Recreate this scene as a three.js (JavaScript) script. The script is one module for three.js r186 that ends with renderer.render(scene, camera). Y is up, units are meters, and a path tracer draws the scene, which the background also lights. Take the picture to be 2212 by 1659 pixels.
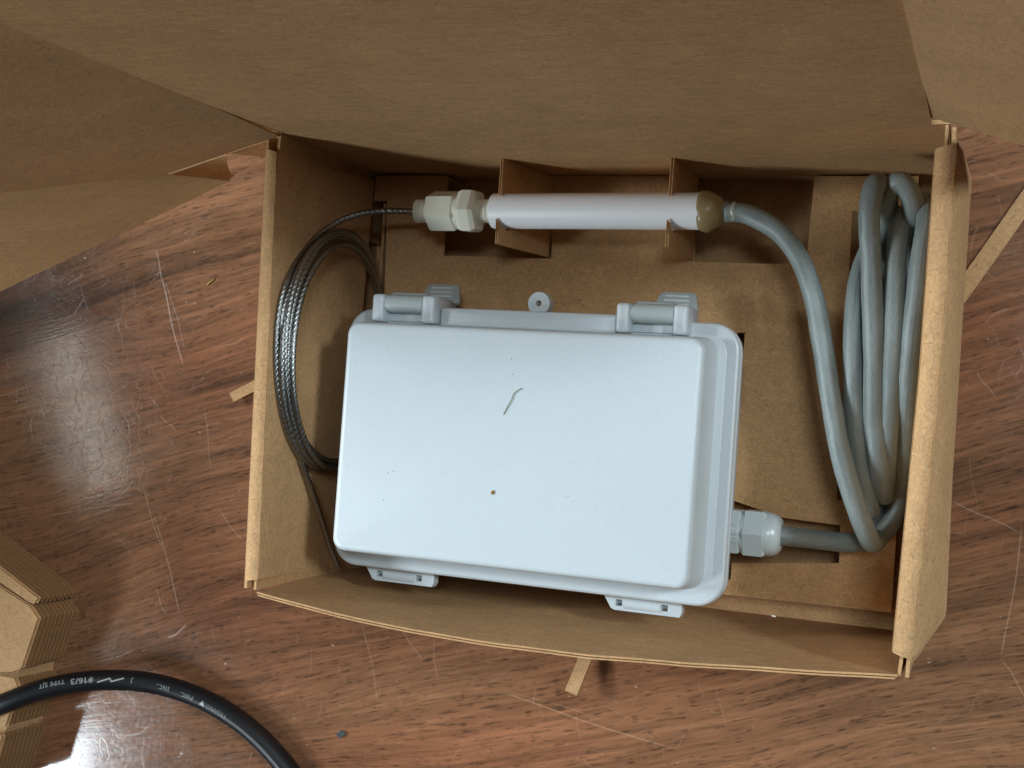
import * as THREE from 'three';
import { mergeGeometries, mergeVertices, toCreasedNormals } from 'three/addons/utils/BufferGeometryUtils.js';
import { RectAreaLightUniformsLib } from 'three/addons/lights/RectAreaLightUniformsLib.js';

// ---------------------------------------------------------------- camera, light, exposure
const scene = new THREE.Scene();
const renderer = new THREE.WebGLRenderer({ antialias: true });
renderer.toneMapping = THREE.LinearToneMapping;
renderer.toneMappingExposure = 1.0;
renderer.shadowMap.enabled = true;
renderer.setSize(1024, 768);
RectAreaLightUniformsLib.init();
scene.background = new THREE.Color(0, 0, 0);

// calibrated pose; millimetres, y measured from the insert's platform, which lies LIFT above the table
const LIFT = 24;
const F = 2748.2, CX = 1106, CY = 829.5;                      // photo scaled to 2212 x 1659
const CAM = new THREE.Vector3(301.034, 584.486, 118.322);
const RX = new THREE.Vector3(0.93582412, -0.3453653, -0.07039908);   // image right
const RY = new THREE.Vector3(0.05787531, -0.04645468, 0.9972424);    // image down
const RZ = new THREE.Vector3(-0.34768329, -0.93731786, -0.02348529); // viewing direction
const camera = new THREE.PerspectiveCamera(2 * Math.atan(CY / F) * 180 / Math.PI, 1024 / 768, 0.02, 30);
camera.position.set(CAM.x / 1000, (CAM.y + LIFT) / 1000, CAM.z / 1000);
camera.quaternion.setFromRotationMatrix(new THREE.Matrix4().makeBasis(RX, RY.clone().negate(), RZ.clone().negate()));
camera.updateMatrixWorld();

// unseen ceiling fittings, out of view, placed to light box and table: [centre, size, radiance down, colour]
const LAMPS = [
  { p: [-1.82, 1.75, 1.28], w: 0.62, d: 0.80, L: 38, c: 0xe8f6ff, label: 'unseen wide ceiling light fitting, placed to light the lid and glare on the table beside the cardboard block' },
  { p: [-2.47, 1.75, -0.06], w: 0.62, d: 0.70, L: 104, c: 0xe8f6ff, label: 'unseen wide ceiling light fitting, placed to light the box from the wire rope side' },
  { p: [0.66, 1.75, -0.16], w: 0.30, d: 0.32, L: 27, c: 0xe4f5ff, label: 'unseen small square ceiling light fitting, placed nearly overhead to brighten the insert' },
  { p: [1.75, 1.75, -0.42], w: 0.34, d: 0.34, L: 112, c: 0xe4f5ff, label: 'unseen small square ceiling light fitting, placed to light the box from the coiled cable side' },
];
const CEIL = { y: 2.15, up: 1.2 };  // unseen ceiling, placed to catch the uplight and soften the shade

// ---------------------------------------------------------------- helpers
let seed = 12345;
const rnd = () => { seed = (seed * 1664525 + 1013904223) >>> 0; return seed / 4294967296; };
const V3 = (x, y, z) => new THREE.Vector3(x, y, z);
const ray = (px, py) => RX.clone().multiplyScalar((px - CX) / F).addScaledVector(RY, (py - CY) / F).add(RZ);
function at(px, py, h) { const d = ray(px, py); return CAM.clone().addScaledVector(d, (h - CAM.y) / d.y); }
function atx(px, py, X) { const d = ray(px, py); return CAM.clone().addScaledVector(d, (X - CAM.x) / d.x); }
function atFlap(px, py, off = 0) { const d = ray(px, py); return CAM.clone().addScaledVector(d, (off - 0.303 * CAM.x - CAM.z) / (0.303 * d.x + d.z)); }
const taken = {};
function numbered(n) { if (!(n in taken)) { taken[n] = 0; return n; } return n + '_' + String(++taken[n]).padStart(3, '0'); }
const world = new THREE.Matrix4().makeScale(0.001, 0.001, 0.001).setPosition(0, LIFT / 1000, 0);
function thing(name, label, category, base, group) {
  const o = new THREE.Group(); o.name = numbered(name); scene.add(o);
  o.position.copy((base || V3(0, 0, 0)).clone().applyMatrix4(world));
  o.userData = { label, category }; if (group) o.userData.group = group;
  return o;
}
const acc = o => { const v = V3(0, 0, 0); for (let q = o; q && q !== scene; q = q.parent) v.add(q.position); return v; };
function part(name, geos, mat, parent, label) {
  let g = Array.isArray(geos) ? join(geos) : geos;
  g = g.clone().applyMatrix4(world); const a = acc(parent); g.translate(-a.x, -a.y, -a.z);
  const m = new THREE.Mesh(g, mat); m.name = name; m.castShadow = m.receiveShadow = true;
  if (label) m.userData.label = label;
  parent.add(m); return m;
}
function solo(name, label, category, geos, mat, base, group) {      // a thing that is one mesh
  let g = Array.isArray(geos) ? join(geos) : geos;
  g = g.clone().applyMatrix4(world); const b = base.clone().applyMatrix4(world); g.translate(-b.x, -b.y, -b.z);
  const m = new THREE.Mesh(g, mat); m.position.copy(b); m.name = numbered(name); m.castShadow = m.receiveShadow = true;
  m.userData = { label, category }; if (group) m.userData.group = group;
  scene.add(m); return m;
}
function join(list) {
  return mergeGeometries(list.map(g => {
    let q = g.index ? g.toNonIndexed() : g.clone();
    for (const k of Object.keys(q.attributes)) if (!['position', 'normal', 'uv'].includes(k)) q.deleteAttribute(k);
    return q;
  }));
}
const frame = (o, ux, uy) => { const x = ux.clone().normalize(), n = ux.clone().cross(uy).normalize(), y = n.clone().cross(x); return new THREE.Matrix4().makeBasis(x, y, n).setPosition(o); };
function shapeOf(poly, holes = []) {
  const s = new THREE.Shape(poly.map(p => new THREE.Vector2(p[0], p[1])));
  for (const h of holes) s.holes.push(new THREE.Path(h.map(p => new THREE.Vector2(p[0], p[1]))));
  return s;
}
function inset(poly, d) {                                            // mitred offset, inwards for d > 0 whatever the winding
  let A = 0; const n = poly.length;
  for (let i = 0; i < n; i++) { const a = poly[i], b = poly[(i + 1) % n]; A += a[0] * b[1] - b[0] * a[1]; }
  const s = A > 0 ? 1 : -1;
  return poly.map((p, i) => {
    const a = poly[(i + n - 1) % n], b = poly[(i + 1) % n];
    let e1 = [p[0] - a[0], p[1] - a[1]], e2 = [b[0] - p[0], b[1] - p[1]];
    const l1 = Math.hypot(...e1), l2 = Math.hypot(...e2); e1 = [e1[0] / l1, e1[1] / l1]; e2 = [e2[0] / l2, e2[1] / l2];
    const n1 = [-e1[1] * s, e1[0] * s], n2 = [-e2[1] * s, e2[0] * s];
    const k = Math.max(0.35, 1 + n1[0] * n2[0] + n1[1] * n2[1]);
    return [p[0] + d * (n1[0] + n2[0]) / k, p[1] + d * (n1[1] + n2[1]) / k];
  });
}
// corrugated board: two liners and a core set back between them
function board(poly, t, m, holes = [], deep = 0.7, lin = 0.32) {
  const out = [];
  const ex = (pl, hs, z0, z1) => { const g = new THREE.ExtrudeGeometry(shapeOf(pl, hs), { depth: z1 - z0, bevelEnabled: false, curveSegments: 24 }); g.translate(0, 0, z0); return g; };
  out.push(ex(poly, holes, 0, lin), ex(poly, holes, t - lin, t));
  out.push(ex(inset(poly, deep), holes.map(h => inset(h, -deep)), lin - 0.02, t - lin + 0.02));
  const g = join(out); g.applyMatrix4(m); return g;
}
// bent sheet of thickness t from a function (u, v) -> point; normal side is dU x dV
function sheet(fn, nu, nv, t, us = 100, vs = 100) {
  const P = [], U = [];
  const e = 1e-3, nor = (u, v) => { const a = fn(Math.min(1, u + e), v).sub(fn(Math.max(0, u - e), v)), b = fn(u, Math.min(1, v + e)).sub(fn(u, Math.max(0, v - e))); return a.cross(b).normalize(); };
  const front = [], back = [];
  for (let j = 0; j <= nv; j++) for (let i = 0; i <= nu; i++) { const u = i / nu, v = j / nv, p = fn(u, v); front.push(p); back.push(p.clone().addScaledVector(nor(u, v), -t)); }
  const mk = (pts, w, h, flip, uvf) => {
    const g = new THREE.BufferGeometry(), pos = [], uv = [], idx = [];
    for (const p of pts) pos.push(p.x, p.y, p.z);
    for (let j = 0; j <= h; j++) for (let i = 0; i <= w; i++) uv.push(...uvf(i / w, j / h));
    for (let j = 0; j < h; j++) for (let i = 0; i < w; i++) { const a = j * (w + 1) + i, b = a + 1, c = a + w + 1, d = c + 1; flip ? idx.push(a, c, b, b, c, d) : idx.push(a, b, c, b, d, c); }
    g.setAttribute('position', new THREE.Float32BufferAttribute(pos, 3)); g.setAttribute('uv', new THREE.Float32BufferAttribute(uv, 2)); g.setIndex(idx); g.computeVertexNormals(); return g;
  };
  const uvf = (u, v) => [u * us, v * vs], W = nu + 1, out = [mk(front, nu, nv, false, uvf), mk(back, nu, nv, true, uvf)];
  const rowF = j => front.slice(j * W, j * W + W), rowB = j => back.slice(j * W, j * W + W);
  const colF = i => Array.from({ length: nv + 1 }, (_, j) => front[j * W + i]), colB = i => Array.from({ length: nv + 1 }, (_, j) => back[j * W + i]);
  out.push(mk([...rowB(0), ...rowF(0)], nu, 1, false, (u, v) => [u * us, v * t]), mk([...rowF(nv), ...rowB(nv)], nu, 1, false, (u, v) => [u * us, v * t]));
  out.push(mk([...colF(0), ...colB(0)], nv, 1, false, (u, v) => [u * vs, v * t]), mk([...colB(nu), ...colF(nu)], nv, 1, false, (u, v) => [u * vs, v * t]));
  return join(out);
}
const bil = (a, b, c, d) => (u, v) => a.clone().lerp(b, u).lerp(d.clone().lerp(c, u), v);   // a b (v=0)  d c (v=1)
function rr(x0, x1, z0, z1, r, n = 8) {
  const o = [];
  for (const [cx, cz, a0] of [[x1 - r, z0 + r, -90], [x1 - r, z1 - r, 0], [x0 + r, z1 - r, 90], [x0 + r, z0 + r, 180]])
    for (let i = 0; i <= n; i++) { const a = (a0 + 90 * i / n) * Math.PI / 180; o.push([cx + r * Math.cos(a), cz + r * Math.sin(a)]); }
  return o;
}
function loft(rings, crease = 0.6) {                                 // rings: {y, x0, x1, z0, z1, r}; closed top and bottom
  const pts = rings.map(q => rr(q.x0, q.x1, q.z0, q.z1, q.r).map(p => [p[0], q.y, p[1]])), n = pts[0].length;
  const pos = [], uv = [], tri = (a, b, c) => { for (const p of [a, b, c]) { pos.push(...p); uv.push(p[0], p[2] + p[1]); } };
  for (let k = 0; k + 1 < pts.length; k++) for (let i = 0; i < n; i++) { const a = pts[k][i], b = pts[k][(i + 1) % n], c = pts[k + 1][i], d = pts[k + 1][(i + 1) % n]; tri(a, c, b); tri(b, c, d); }
  for (const [R, f] of [[pts[0], 1], [pts[pts.length - 1], 0]]) {
    const c = [0, R[0][1], 0]; for (const p of R) { c[0] += p[0] / n; c[2] += p[2] / n; }
    for (let i = 0; i < n; i++) f ? tri(c, R[i], R[(i + 1) % n]) : tri(c, R[(i + 1) % n], R[i]);
  }
  const g = new THREE.BufferGeometry(); g.setAttribute('position', new THREE.Float32BufferAttribute(pos, 3)); g.setAttribute('uv', new THREE.Float32BufferAttribute(uv, 2));
  g.computeVertexNormals(); return toCreasedNormals(g, crease);
}
const box = (x0, x1, y0, y1, z0, z1, r = 0.6) => {                   // box with rounded vertical and softened top edges
  const q = Math.min(r, (x1 - x0) / 2.01, (z1 - z0) / 2.01, (y1 - y0) / 2.01);
  const s = (y, d) => ({ y, x0: x0 + d, x1: x1 - d, z0: z0 + d, z1: z1 - d, r: Math.max(0.05, q * 1.01 - d) });
  return loft([s(y0, q * 0.7), s(y0 + q * 0.3, q * 0.3), s(y0 + q, 0), s(y1 - q, 0), s(y1 - q * 0.3, q * 0.3), s(y1, q * 0.95)], 0.9);
};
const latheX = (prof, seg = 40) => {                                  // prof [x, radius] revolved round the x axis
  const g = new THREE.LatheGeometry(prof.map(p => new THREE.Vector2(Math.max(1e-4, p[1]), p[0])), seg); g.rotateZ(-Math.PI / 2); return toCreasedNormals(g, 0.7);
};
const hexX = (x0, x1, rc, turn, bev = 1) => {                         // hexagonal bar along x, chamfered like a nut
  const ring = (x, s) => Array.from({ length: 6 }, (_, i) => { const a = turn + i * Math.PI / 3; return V3(x, s * rc * Math.cos(a), s * rc * Math.sin(a)); });
  const R = [ring(x0, 0.90), ring(x0 + bev, 1), ring(x1 - bev, 1), ring(x1, 0.90)], pos = [], tri = (a, b, c) => pos.push(a.x, a.y, a.z, b.x, b.y, b.z, c.x, c.y, c.z);
  for (let k = 0; k < 3; k++) for (let i = 0; i < 6; i++) { const a = R[k][i], b = R[k][(i + 1) % 6], c = R[k + 1][i], d = R[k + 1][(i + 1) % 6]; tri(a, b, c); tri(b, d, c); }
  for (let i = 0; i < 6; i++) { tri(V3(x0, 0, 0), R[0][(i + 1) % 6], R[0][i]); tri(V3(x1, 0, 0), R[3][i], R[3][(i + 1) % 6]); }
  const g = new THREE.BufferGeometry(); g.setAttribute('position', new THREE.Float32BufferAttribute(pos, 3)); g.setAttribute('uv', new THREE.Float32BufferAttribute(pos.flatMap((_, i) => i % 3 ? [] : [pos[i], pos[i + 2]]), 2)); g.computeVertexNormals(); return g;
};
// swept tube; uv = (length in mm, 0..1 round, 0 = top); prof(theta, s) multiplies the radius
function sweep(pts, r, step, nr, prof = null, upright = false, tension = 0.5) {
  const c = new THREE.CatmullRomCurve3(pts, false, 'centripetal', tension), L = c.getLength(); c.arcLengthDivisions = 1200; c.updateArcLengths();
  const n = Math.ceil(L / step), pos = [], uv = [], idx = [];
  let T0 = c.getTangentAt(0), up = V3(0, 1, 0); up.addScaledVector(T0, -up.dot(T0)).normalize();
  for (let i = 0; i <= n; i++) {
    const p = c.getPointAt(i / n), T = c.getTangentAt(i / n);
    if (upright) up = V3(0, 1, 0);
    up = up.clone().addScaledVector(T, -up.dot(T)).normalize();
    const side = T.clone().cross(up);
    for (let k = 0; k <= nr; k++) {
      const th = k / nr * 2 * Math.PI, q = r * (prof ? prof(th, i / n * L) : 1);
      const w = p.clone().addScaledVector(up, Math.cos(th) * q).addScaledVector(side, Math.sin(th) * q);
      pos.push(w.x, w.y, w.z); uv.push(i / n * L, k / nr);
    }
  }
  for (let i = 0; i < n; i++) for (let k = 0; k < nr; k++) { const a = i * (nr + 1) + k, b = a + 1, d = a + nr + 1, e = d + 1; idx.push(a, b, d, b, e, d); }
  const cap = (i, f) => { const p = c.getPointAt(i / n), b = pos.length / 3; pos.push(p.x, p.y, p.z); uv.push(0, 0); for (let k = 0; k < nr; k++) f ? idx.push(b, i * (nr + 1) + k + 1, i * (nr + 1) + k) : idx.push(b, i * (nr + 1) + k, i * (nr + 1) + k + 1); };
  cap(0, true); cap(n, false);
  const g = new THREE.BufferGeometry(); g.setAttribute('position', new THREE.Float32BufferAttribute(pos, 3)); g.setAttribute('uv', new THREE.Float32BufferAttribute(uv, 2)); g.setIndex(idx); g.computeVertexNormals(); g.userData.length = L; return g;
}
const soft = g => { let q = g.clone(); q.deleteAttribute('normal'); q.deleteAttribute('uv'); q = mergeVertices(q, 0.01); q.computeVertexNormals(); const n = q.attributes.position.count; q.setAttribute('uv', new THREE.Float32BufferAttribute(new Float32Array(n * 2), 2)); return q; };
const P3 = (list) => list.map(([x, y, h]) => at(x, y, h));

// ---------------------------------------------------------------- textures
function hash(ix, iy, s) { let h = (ix * 374761393 + iy * 668265263 + s * 1442695041) | 0; h = Math.imul(h ^ (h >>> 13), 1274126177); return ((h ^ (h >>> 16)) >>> 0) / 4294967296; }
function vnoise(x, y, s, per = 0) {
  let x0 = Math.floor(x), y0 = Math.floor(y); const fx = x - x0, fy = y - y0, ux = fx * fx * (3 - 2 * fx), uy = fy * fy * (3 - 2 * fy);
  const w = per ? (v => ((v % per) + per) % per) : (v => v);
  const a = hash(w(x0), w(y0), s), b = hash(w(x0 + 1), w(y0), s), c = hash(w(x0), w(y0 + 1), s), d = hash(w(x0 + 1), w(y0 + 1), s);
  return a + (b - a) * ux + (c - a) * uy + (a - b - c + d) * ux * uy;
}
function tex(data, w, h, srgb, rx, ry) {
  const t = new THREE.DataTexture(data, w, h, THREE.RGBAFormat); t.wrapS = t.wrapT = THREE.RepeatWrapping; t.magFilter = THREE.LinearFilter; t.minFilter = THREE.LinearMipmapLinearFilter; t.generateMipmaps = true;
  if (srgb) t.colorSpace = THREE.SRGBColorSpace; t.repeat.set(rx, ry); t.needsUpdate = true; return t;
}
const toU8 = f => { const u = new Uint8ClampedArray(f.length); for (let i = 0; i < f.length; i++) u[i] = f[i]; return new Uint8Array(u.buffer); };
function stroke(buf, N, x0, y0, x1, y1, w, col, a, wob = 0) {        // soft line into a float RGBA buffer, wrapping
  const L = Math.hypot(x1 - x0, y1 - y0), n = Math.max(2, Math.ceil(L * 1.3)), px = -(y1 - y0) / (L || 1), py = (x1 - x0) / (L || 1), ph = rnd() * 6.28;
  const R = Math.ceil(w + 1);
  const seen = new Map();
  for (let i = 0; i <= n; i++) {
    const t = i / n, o = wob * Math.sin(ph + t * 3.1) * Math.sin(t * Math.PI), cx = x0 + (x1 - x0) * t + px * o, cy = y0 + (y1 - y0) * t + py * o;
    const fade = Math.min(1, Math.min(t, 1 - t) * 8 + 0.25);
    for (let j = -R; j <= R; j++) for (let k = -R; k <= R; k++) {
      const X = Math.floor(cx) + k, Y = Math.floor(cy) + j, d = Math.hypot(X + 0.5 - cx, Y + 0.5 - cy), q = Math.max(0, Math.min(1, w / 2 + 0.5 - d)) * a * fade;
      if (q <= 0) continue; const id = ((((Y % N) + N) % N) * N + (((X % N) + N) % N)) * 4;
      if ((seen.get(id) || 0) < q) seen.set(id, q);
    }
  }
  for (const [id, q] of seen) for (let c = 0; c < col.length; c++) buf[id + c] += (col[c] - buf[id + c]) * q;
}
// kraft paper: mottle, fibres, flecks; 1024 px = 140 mm
function kraft(base, s, ribs) {
  const N = 1024, c = new Float32Array(N * N * 4), b = new Float32Array(N * N * 4);
  for (let y = 0; y < N; y++) for (let x = 0; x < N; x++) {
    const i = (y * N + x) * 4, m = vnoise(x / 128, y / 128, s, 8) * 0.45 + vnoise(x / 32, y / 32, s + 1, 32) * 0.3 + vnoise(x / 12, y / 7, s + 2, 0) * 0.25, f = hash(x >> 2, y >> 1, s + 3), f2 = vnoise(x / 5, y / 5, s + 6, 0), st = vnoise(x / 40, y / 3.5, s + 4, 0);
    const k = 1 + (m - 0.5) * 0.12 + (f - 0.5) * 0.09 + (f2 - 0.5) * 0.09 + (st - 0.5) * ribs * 1.5;
    c[i] = base[0] * k; c[i + 1] = base[1] * k; c[i + 2] = base[2] * (k + (m - 0.5) * 0.03); c[i + 3] = 255;
    b[i] = b[i + 1] = b[i + 2] = 128 + (f - 0.5) * 50 + (st - 0.5) * 60 + (m - 0.5) * 50; b[i + 3] = 255;
  }
  for (let i = 0; i < 2600; i++) {
    const x = rnd() * N, y = rnd() * N, a = rnd() * 6.28, l = 6 + rnd() * 20, lt = rnd() < 0.45, q = lt ? 1.28 : 0.62;
    stroke(c, N, x, y, x + l * Math.cos(a), y + l * Math.sin(a), 1.4 + rnd() * 1.8, [base[0] * q, base[1] * q, base[2] * q], 0.14 + rnd() * 0.26, 2.5);
  }
  for (let i = 0; i < 260; i++) { const x = rnd() * N, y = rnd() * N, l = 1 + rnd() * 4; stroke(c, N, x, y, x + l, y + l * 0.4, 2.4, [base[0] * 0.45, base[1] * 0.42, base[2] * 0.4], 0.55); }
  return { map: tex(toU8(c), N, N, true, 1 / 140, 1 / 140), bump: tex(toU8(b), N, N, false, 1 / 140, 1 / 140) };
}
const kA = kraft([188, 145, 99], 11, 0.08), kB = kraft([193, 151, 105], 51, 0.03);
const M = {};
M.kraft = new THREE.MeshStandardMaterial({ map: kA.map, bumpMap: kA.bump, bumpScale: 0.00012, roughness: 0.86 });
M.kraft2 = new THREE.MeshStandardMaterial({ map: kB.map, bumpMap: kB.bump, bumpScale: 0.00010, roughness: 0.9 });

// speckled plastic: faint mould texture and dust
function plasticTex(base, s, specks) {
  const N = 512, c = new Float32Array(N * N * 4), b = new Float32Array(N * N * 4);
  for (let y = 0; y < N; y++) for (let x = 0; x < N; x++) {
    const i = (y * N + x) * 4, m = vnoise(x / 64, y / 64, s, 8), f = hash(x >> 1, y >> 1, s + 1), g = vnoise(x / 3, y / 3, s + 2, 0), k = 1 + (m - 0.5) * 0.008 + (f - 0.5) * 0.022 + (g - 0.5) * 0.014;
    c[i] = base[0] * k; c[i + 1] = base[1] * k; c[i + 2] = base[2] * k; c[i + 3] = 255; b[i] = b[i + 1] = b[i + 2] = 128 + (g - 0.5) * 70 + (f - 0.5) * 40; b[i + 3] = 255;
  }
  for (let i = 0; i < specks; i++) { const x = rnd() * N, y = rnd() * N, q = 0.5 + rnd() * 0.3; stroke(c, N, x, y, x + rnd() * 2, y + rnd() * 2, 1, [base[0] * q, base[1] * q, base[2] * q], 0.5); }
  return { map: tex(toU8(c), N, N, true, 1 / 130, 1 / 130), bump: tex(toU8(b), N, N, false, 1 / 130, 1 / 130) };
}
const pl = plasticTex([192, 199, 201], 71, 50);
M.abs = new THREE.MeshPhysicalMaterial({ map: pl.map, bumpMap: pl.bump, bumpScale: 0.000015, roughness: 0.40, clearcoat: 0.15, clearcoatRoughness: 0.3 });
M.absGrey = new THREE.MeshPhysicalMaterial({ color: 0xa9b0af, roughness: 0.38, bumpMap: pl.bump, bumpScale: 0.00002 });
M.rib = new THREE.MeshStandardMaterial({ color: 0xd6dbdd, roughness: 0.5 });
M.gland = new THREE.MeshPhysicalMaterial({ color: 0xb0b8b8, roughness: 0.32, clearcoat: 0.3, clearcoatRoughness: 0.25 });
M.pvc = new THREE.MeshPhysicalMaterial({ color: 0xefefef, roughness: 0.45, bumpMap: pl.bump, bumpScale: 0.00003 });
M.nylon = new THREE.MeshPhysicalMaterial({ color: 0xf2f0de, roughness: 0.42, transmission: 0.1, thickness: 0.01, ior: 1.53, attenuationColor: new THREE.Color(0xd6d8c0), attenuationDistance: 0.01 });
M.glue = new THREE.MeshPhysicalMaterial({ color: 0xa89066, roughness: 0.3, transmission: 0.25, thickness: 0.01, ior: 1.48, attenuationColor: new THREE.Color(0xa8874f), attenuationDistance: 0.008 });
M.clear = new THREE.MeshPhysicalMaterial({ color: 0xe6e6d4, roughness: 0.15, transmission: 0.6, thickness: 0.004, ior: 1.48 });

// cable jackets: scuffs along the length
function jacket(base, s, scuff, amt) {
  const N = 512, c = new Float32Array(N * N * 4);
  for (let y = 0; y < N; y++) for (let x = 0; x < N; x++) { const i = (y * N + x) * 4, m = vnoise(x / 64, y / 64, s, 8), f = vnoise(x / 6, y / 3, s + 1, 0), k = 1 + (m - 0.5) * 0.22 + (f - 0.5) * 0.12; c[i] = base[0] * k; c[i + 1] = base[1] * k; c[i + 2] = base[2] * k; c[i + 3] = 255; }
  for (let i = 0; i < amt; i++) { const x = rnd() * N, y = rnd() * N, l = 4 + rnd() * 26, lt = rnd() < 0.5; stroke(c, N, x, y, x + l, y + (rnd() - 0.5) * 8, 0.8 + rnd() * 1.4, lt ? scuff : base.map(v => v * 0.55), 0.15 + rnd() * 0.35, 2); }
  return tex(toU8(c), N, N, true, 1 / 90, 1);
}
M.grey = new THREE.MeshPhysicalMaterial({ map: jacket([122, 130, 127], 31, [176, 181, 177], 420), roughness: 0.46, bumpMap: pl.bump, bumpScale: 0.00004 });
M.steel = new THREE.MeshStandardMaterial({ color: 0x9a9a97, metalness: 1, roughness: 0.34 });

// wood laminate table top; 2048 px = 680 mm
const TX0 = -320, TZ0 = -160, TS = 680, TN = 2048;
const tpx = p => [(p.x - TX0) / TS * TN, (p.z - TZ0) / TS * TN];
{
  const N = TN, c = new Float32Array(N * N * 4), b = new Float32Array(N * N * 4), r = new Float32Array(N * N * 4);
  const gx = 0.958, gz = -0.287, mm = TS / N;
  for (let y = 0; y < N; y++) for (let x = 0; x < N; x++) {
    const i = (y * N + x) * 4, X = x * mm, Z = y * mm;
    let u = X * gx + Z * gz, v = -X * gz + Z * gx;
    v += (vnoise(u / 120, v / 50, 5) - 0.5) * 14 + (vnoise(u / 40, v / 20, 6) - 0.5) * 2.4;
    const broad = vnoise(u / 150, v / 18, 1) * 0.5 + vnoise(u / 70, v / 5, 2) * 0.5;
    const mid = vnoise(u / 60, v / 1.7, 3), fine = vnoise(u / 14, v / 0.8, 4), pore = vnoise(u / 6, v / 0.5, 7) * 0.6 + vnoise(u / 3, v / 0.6, 17) * 0.4, red = vnoise(u / 120, v / 30, 8);
    let k = 0.85 + (broad - 0.5) * 0.20 + (mid - 0.5) * 0.14 + (fine - 0.5) * 0.16;
    if (pore > 0.6) k -= (pore - 0.6) * 0.9;
    if (broad < 0.34) k -= (0.34 - broad) * 0.6;
    k = Math.max(0.28, k);
    const g = hash(x, y, 9);
    c[i] = 152 * k * (0.99 + 0.05 * red) + (g - 0.5) * 7; c[i + 1] = 104 * k * (1.03 - 0.04 * red) + (g - 0.5) * 7; c[i + 2] = 75 * k * (1.02 - 0.05 * red) + (g - 0.5) * 7; c[i + 3] = 255;
    b[i] = b[i + 1] = b[i + 2] = 150 + (fine - 0.5) * 24 - Math.max(0, pore - 0.7) * 90 + (vnoise(X / 14, Z / 14, 12) - 0.5) * 60; b[i + 3] = 255;
    const wr = vnoise(X / 38, Z / 38, 13) * 0.6 + vnoise(X / 9, Z / 9, 14) * 0.4, wk = Math.max(0, Math.min(1, (wr - 0.35) * 2.6)), q = 26 + wk * 10 + (vnoise(X / 1.6, Z / 1.6, 15) - 0.5) * 12; r[i] = r[i + 1] = r[i + 2] = q; r[i + 3] = 255;
  }
  const scr = (x0, y0, x1, y1, w, a, wob = 0, col = [196, 170, 148]) => {
    const s0 = seed; stroke(c, N, x0, y0, x1, y1, w, col, a, wob); seed = s0; stroke(b, N, x0, y0, x1, y1, w, [60, 60, 60], a, wob); seed = s0; stroke(r, N, x0, y0, x1, y1, w + 0.6, [150, 150, 150], a * 0.8, wob); rnd();
  };
  for (let i = 0; i < 3600; i++) {                                    // hairline wear, all over
    const x = rnd() * N, y = rnd() * N, a = rnd() * 6.28, l = 4 + Math.pow(rnd(), 3) * 60; scr(x, y, x + l * Math.cos(a), y + l * Math.sin(a), 0.6 + rnd() * 0.8, 0.06 + rnd() * 0.22, rnd() * 5);
  }
  for (let i = 0; i < 9000; i++) {                                    // micro scratches, relief only
    const x = rnd() * N, y = rnd() * N, a = rnd() * 6.28, l = 8 + rnd() * 34; const s0 = seed; stroke(b, N, x, y, x + l * Math.cos(a), y + l * Math.sin(a), 0.7, [40, 40, 40], 0.25 + rnd() * 0.3, 4); seed = s0 + 1;
  }
  for (let i = 0; i < 420; i++) { const x = rnd() * N, y = rnd() * N, l = rnd() * 4; scr(x, y, x + l, y + (rnd() - 0.5) * 3, 1.0 + rnd() * 1.2, 0.35 + rnd() * 0.4); }
  const marks = [[1078, 1493, 1458, 1618, 1.6, 0.55], [1082, 1488, 1300, 1556, 1.2, 0.4], [783, 1350, 817, 1522, 1.0, 0.5], [867, 1354, 914, 1428, 1.3, 0.5], [938, 1372, 944, 1466, 1.0, 0.5], [2162, 1424, 2208, 1131, 1.5, 0.55], [2059, 1082, 2203, 1152, 1.4, 0.5], [2162, 1424, 2225, 1520, 1.5, 0.5], [2165, 1420, 2240, 1400, 2.2, 0.3],
    [336, 540, 355, 620, 1.8, 0.4], [352, 612, 396, 790, 1.9, 0.5], [358, 612, 400, 760, 1.2, 0.35], [98, 1114, 289, 1087, 1.6, 0.5], [305, 1044, 352, 1188, 1.6, 0.45], [332, 1108, 387, 1321, 1.5, 0.55], [337, 1270, 358, 1327, 1.2, 0.5], [470, 1094, 528, 1172, 1.1, 0.5], [347, 898, 378, 930, 1.1, 0.45], [440, 880, 455, 1010, 1.0, 0.4], [1245, 1535, 1255, 1600, 0.9, 0.4], [1156, 1487, 1154, 1522, 0.9, 0.5], [195, 1434, 290, 1404, 1.5, 0.5], [362, 1378, 402, 1352, 2.0, 0.6], [2110, 800, 2150, 860, 1.0, 0.4], [2120, 560, 2145, 600, 1.0, 0.4], [2095, 980, 2112, 1120, 1.0, 0.3], [1395, 1580, 1420, 1620, 0.9, 0.4]];
  for (const [x0, y0, x1, y1, w, a] of marks) { const p = tpx(at(x0, y0, -LIFT)), q = tpx(at(x1, y1, -LIFT)); scr(p[0], p[1], q[0], q[1], w, a * 0.8, 3, [200, 166, 134]); }
  const mp = tex(toU8(c), N, N, true, 1 / TS, 1 / TS), bp = tex(toU8(b), N, N, false, 1 / TS, 1 / TS), rp = tex(toU8(r), N, N, false, 1 / TS, 1 / TS);
  M.table = new THREE.MeshPhysicalMaterial({ map: mp, bumpMap: bp, bumpScale: 0.00010, roughnessMap: rp, roughness: 1.0, ior: 1.5 });
}

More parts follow.
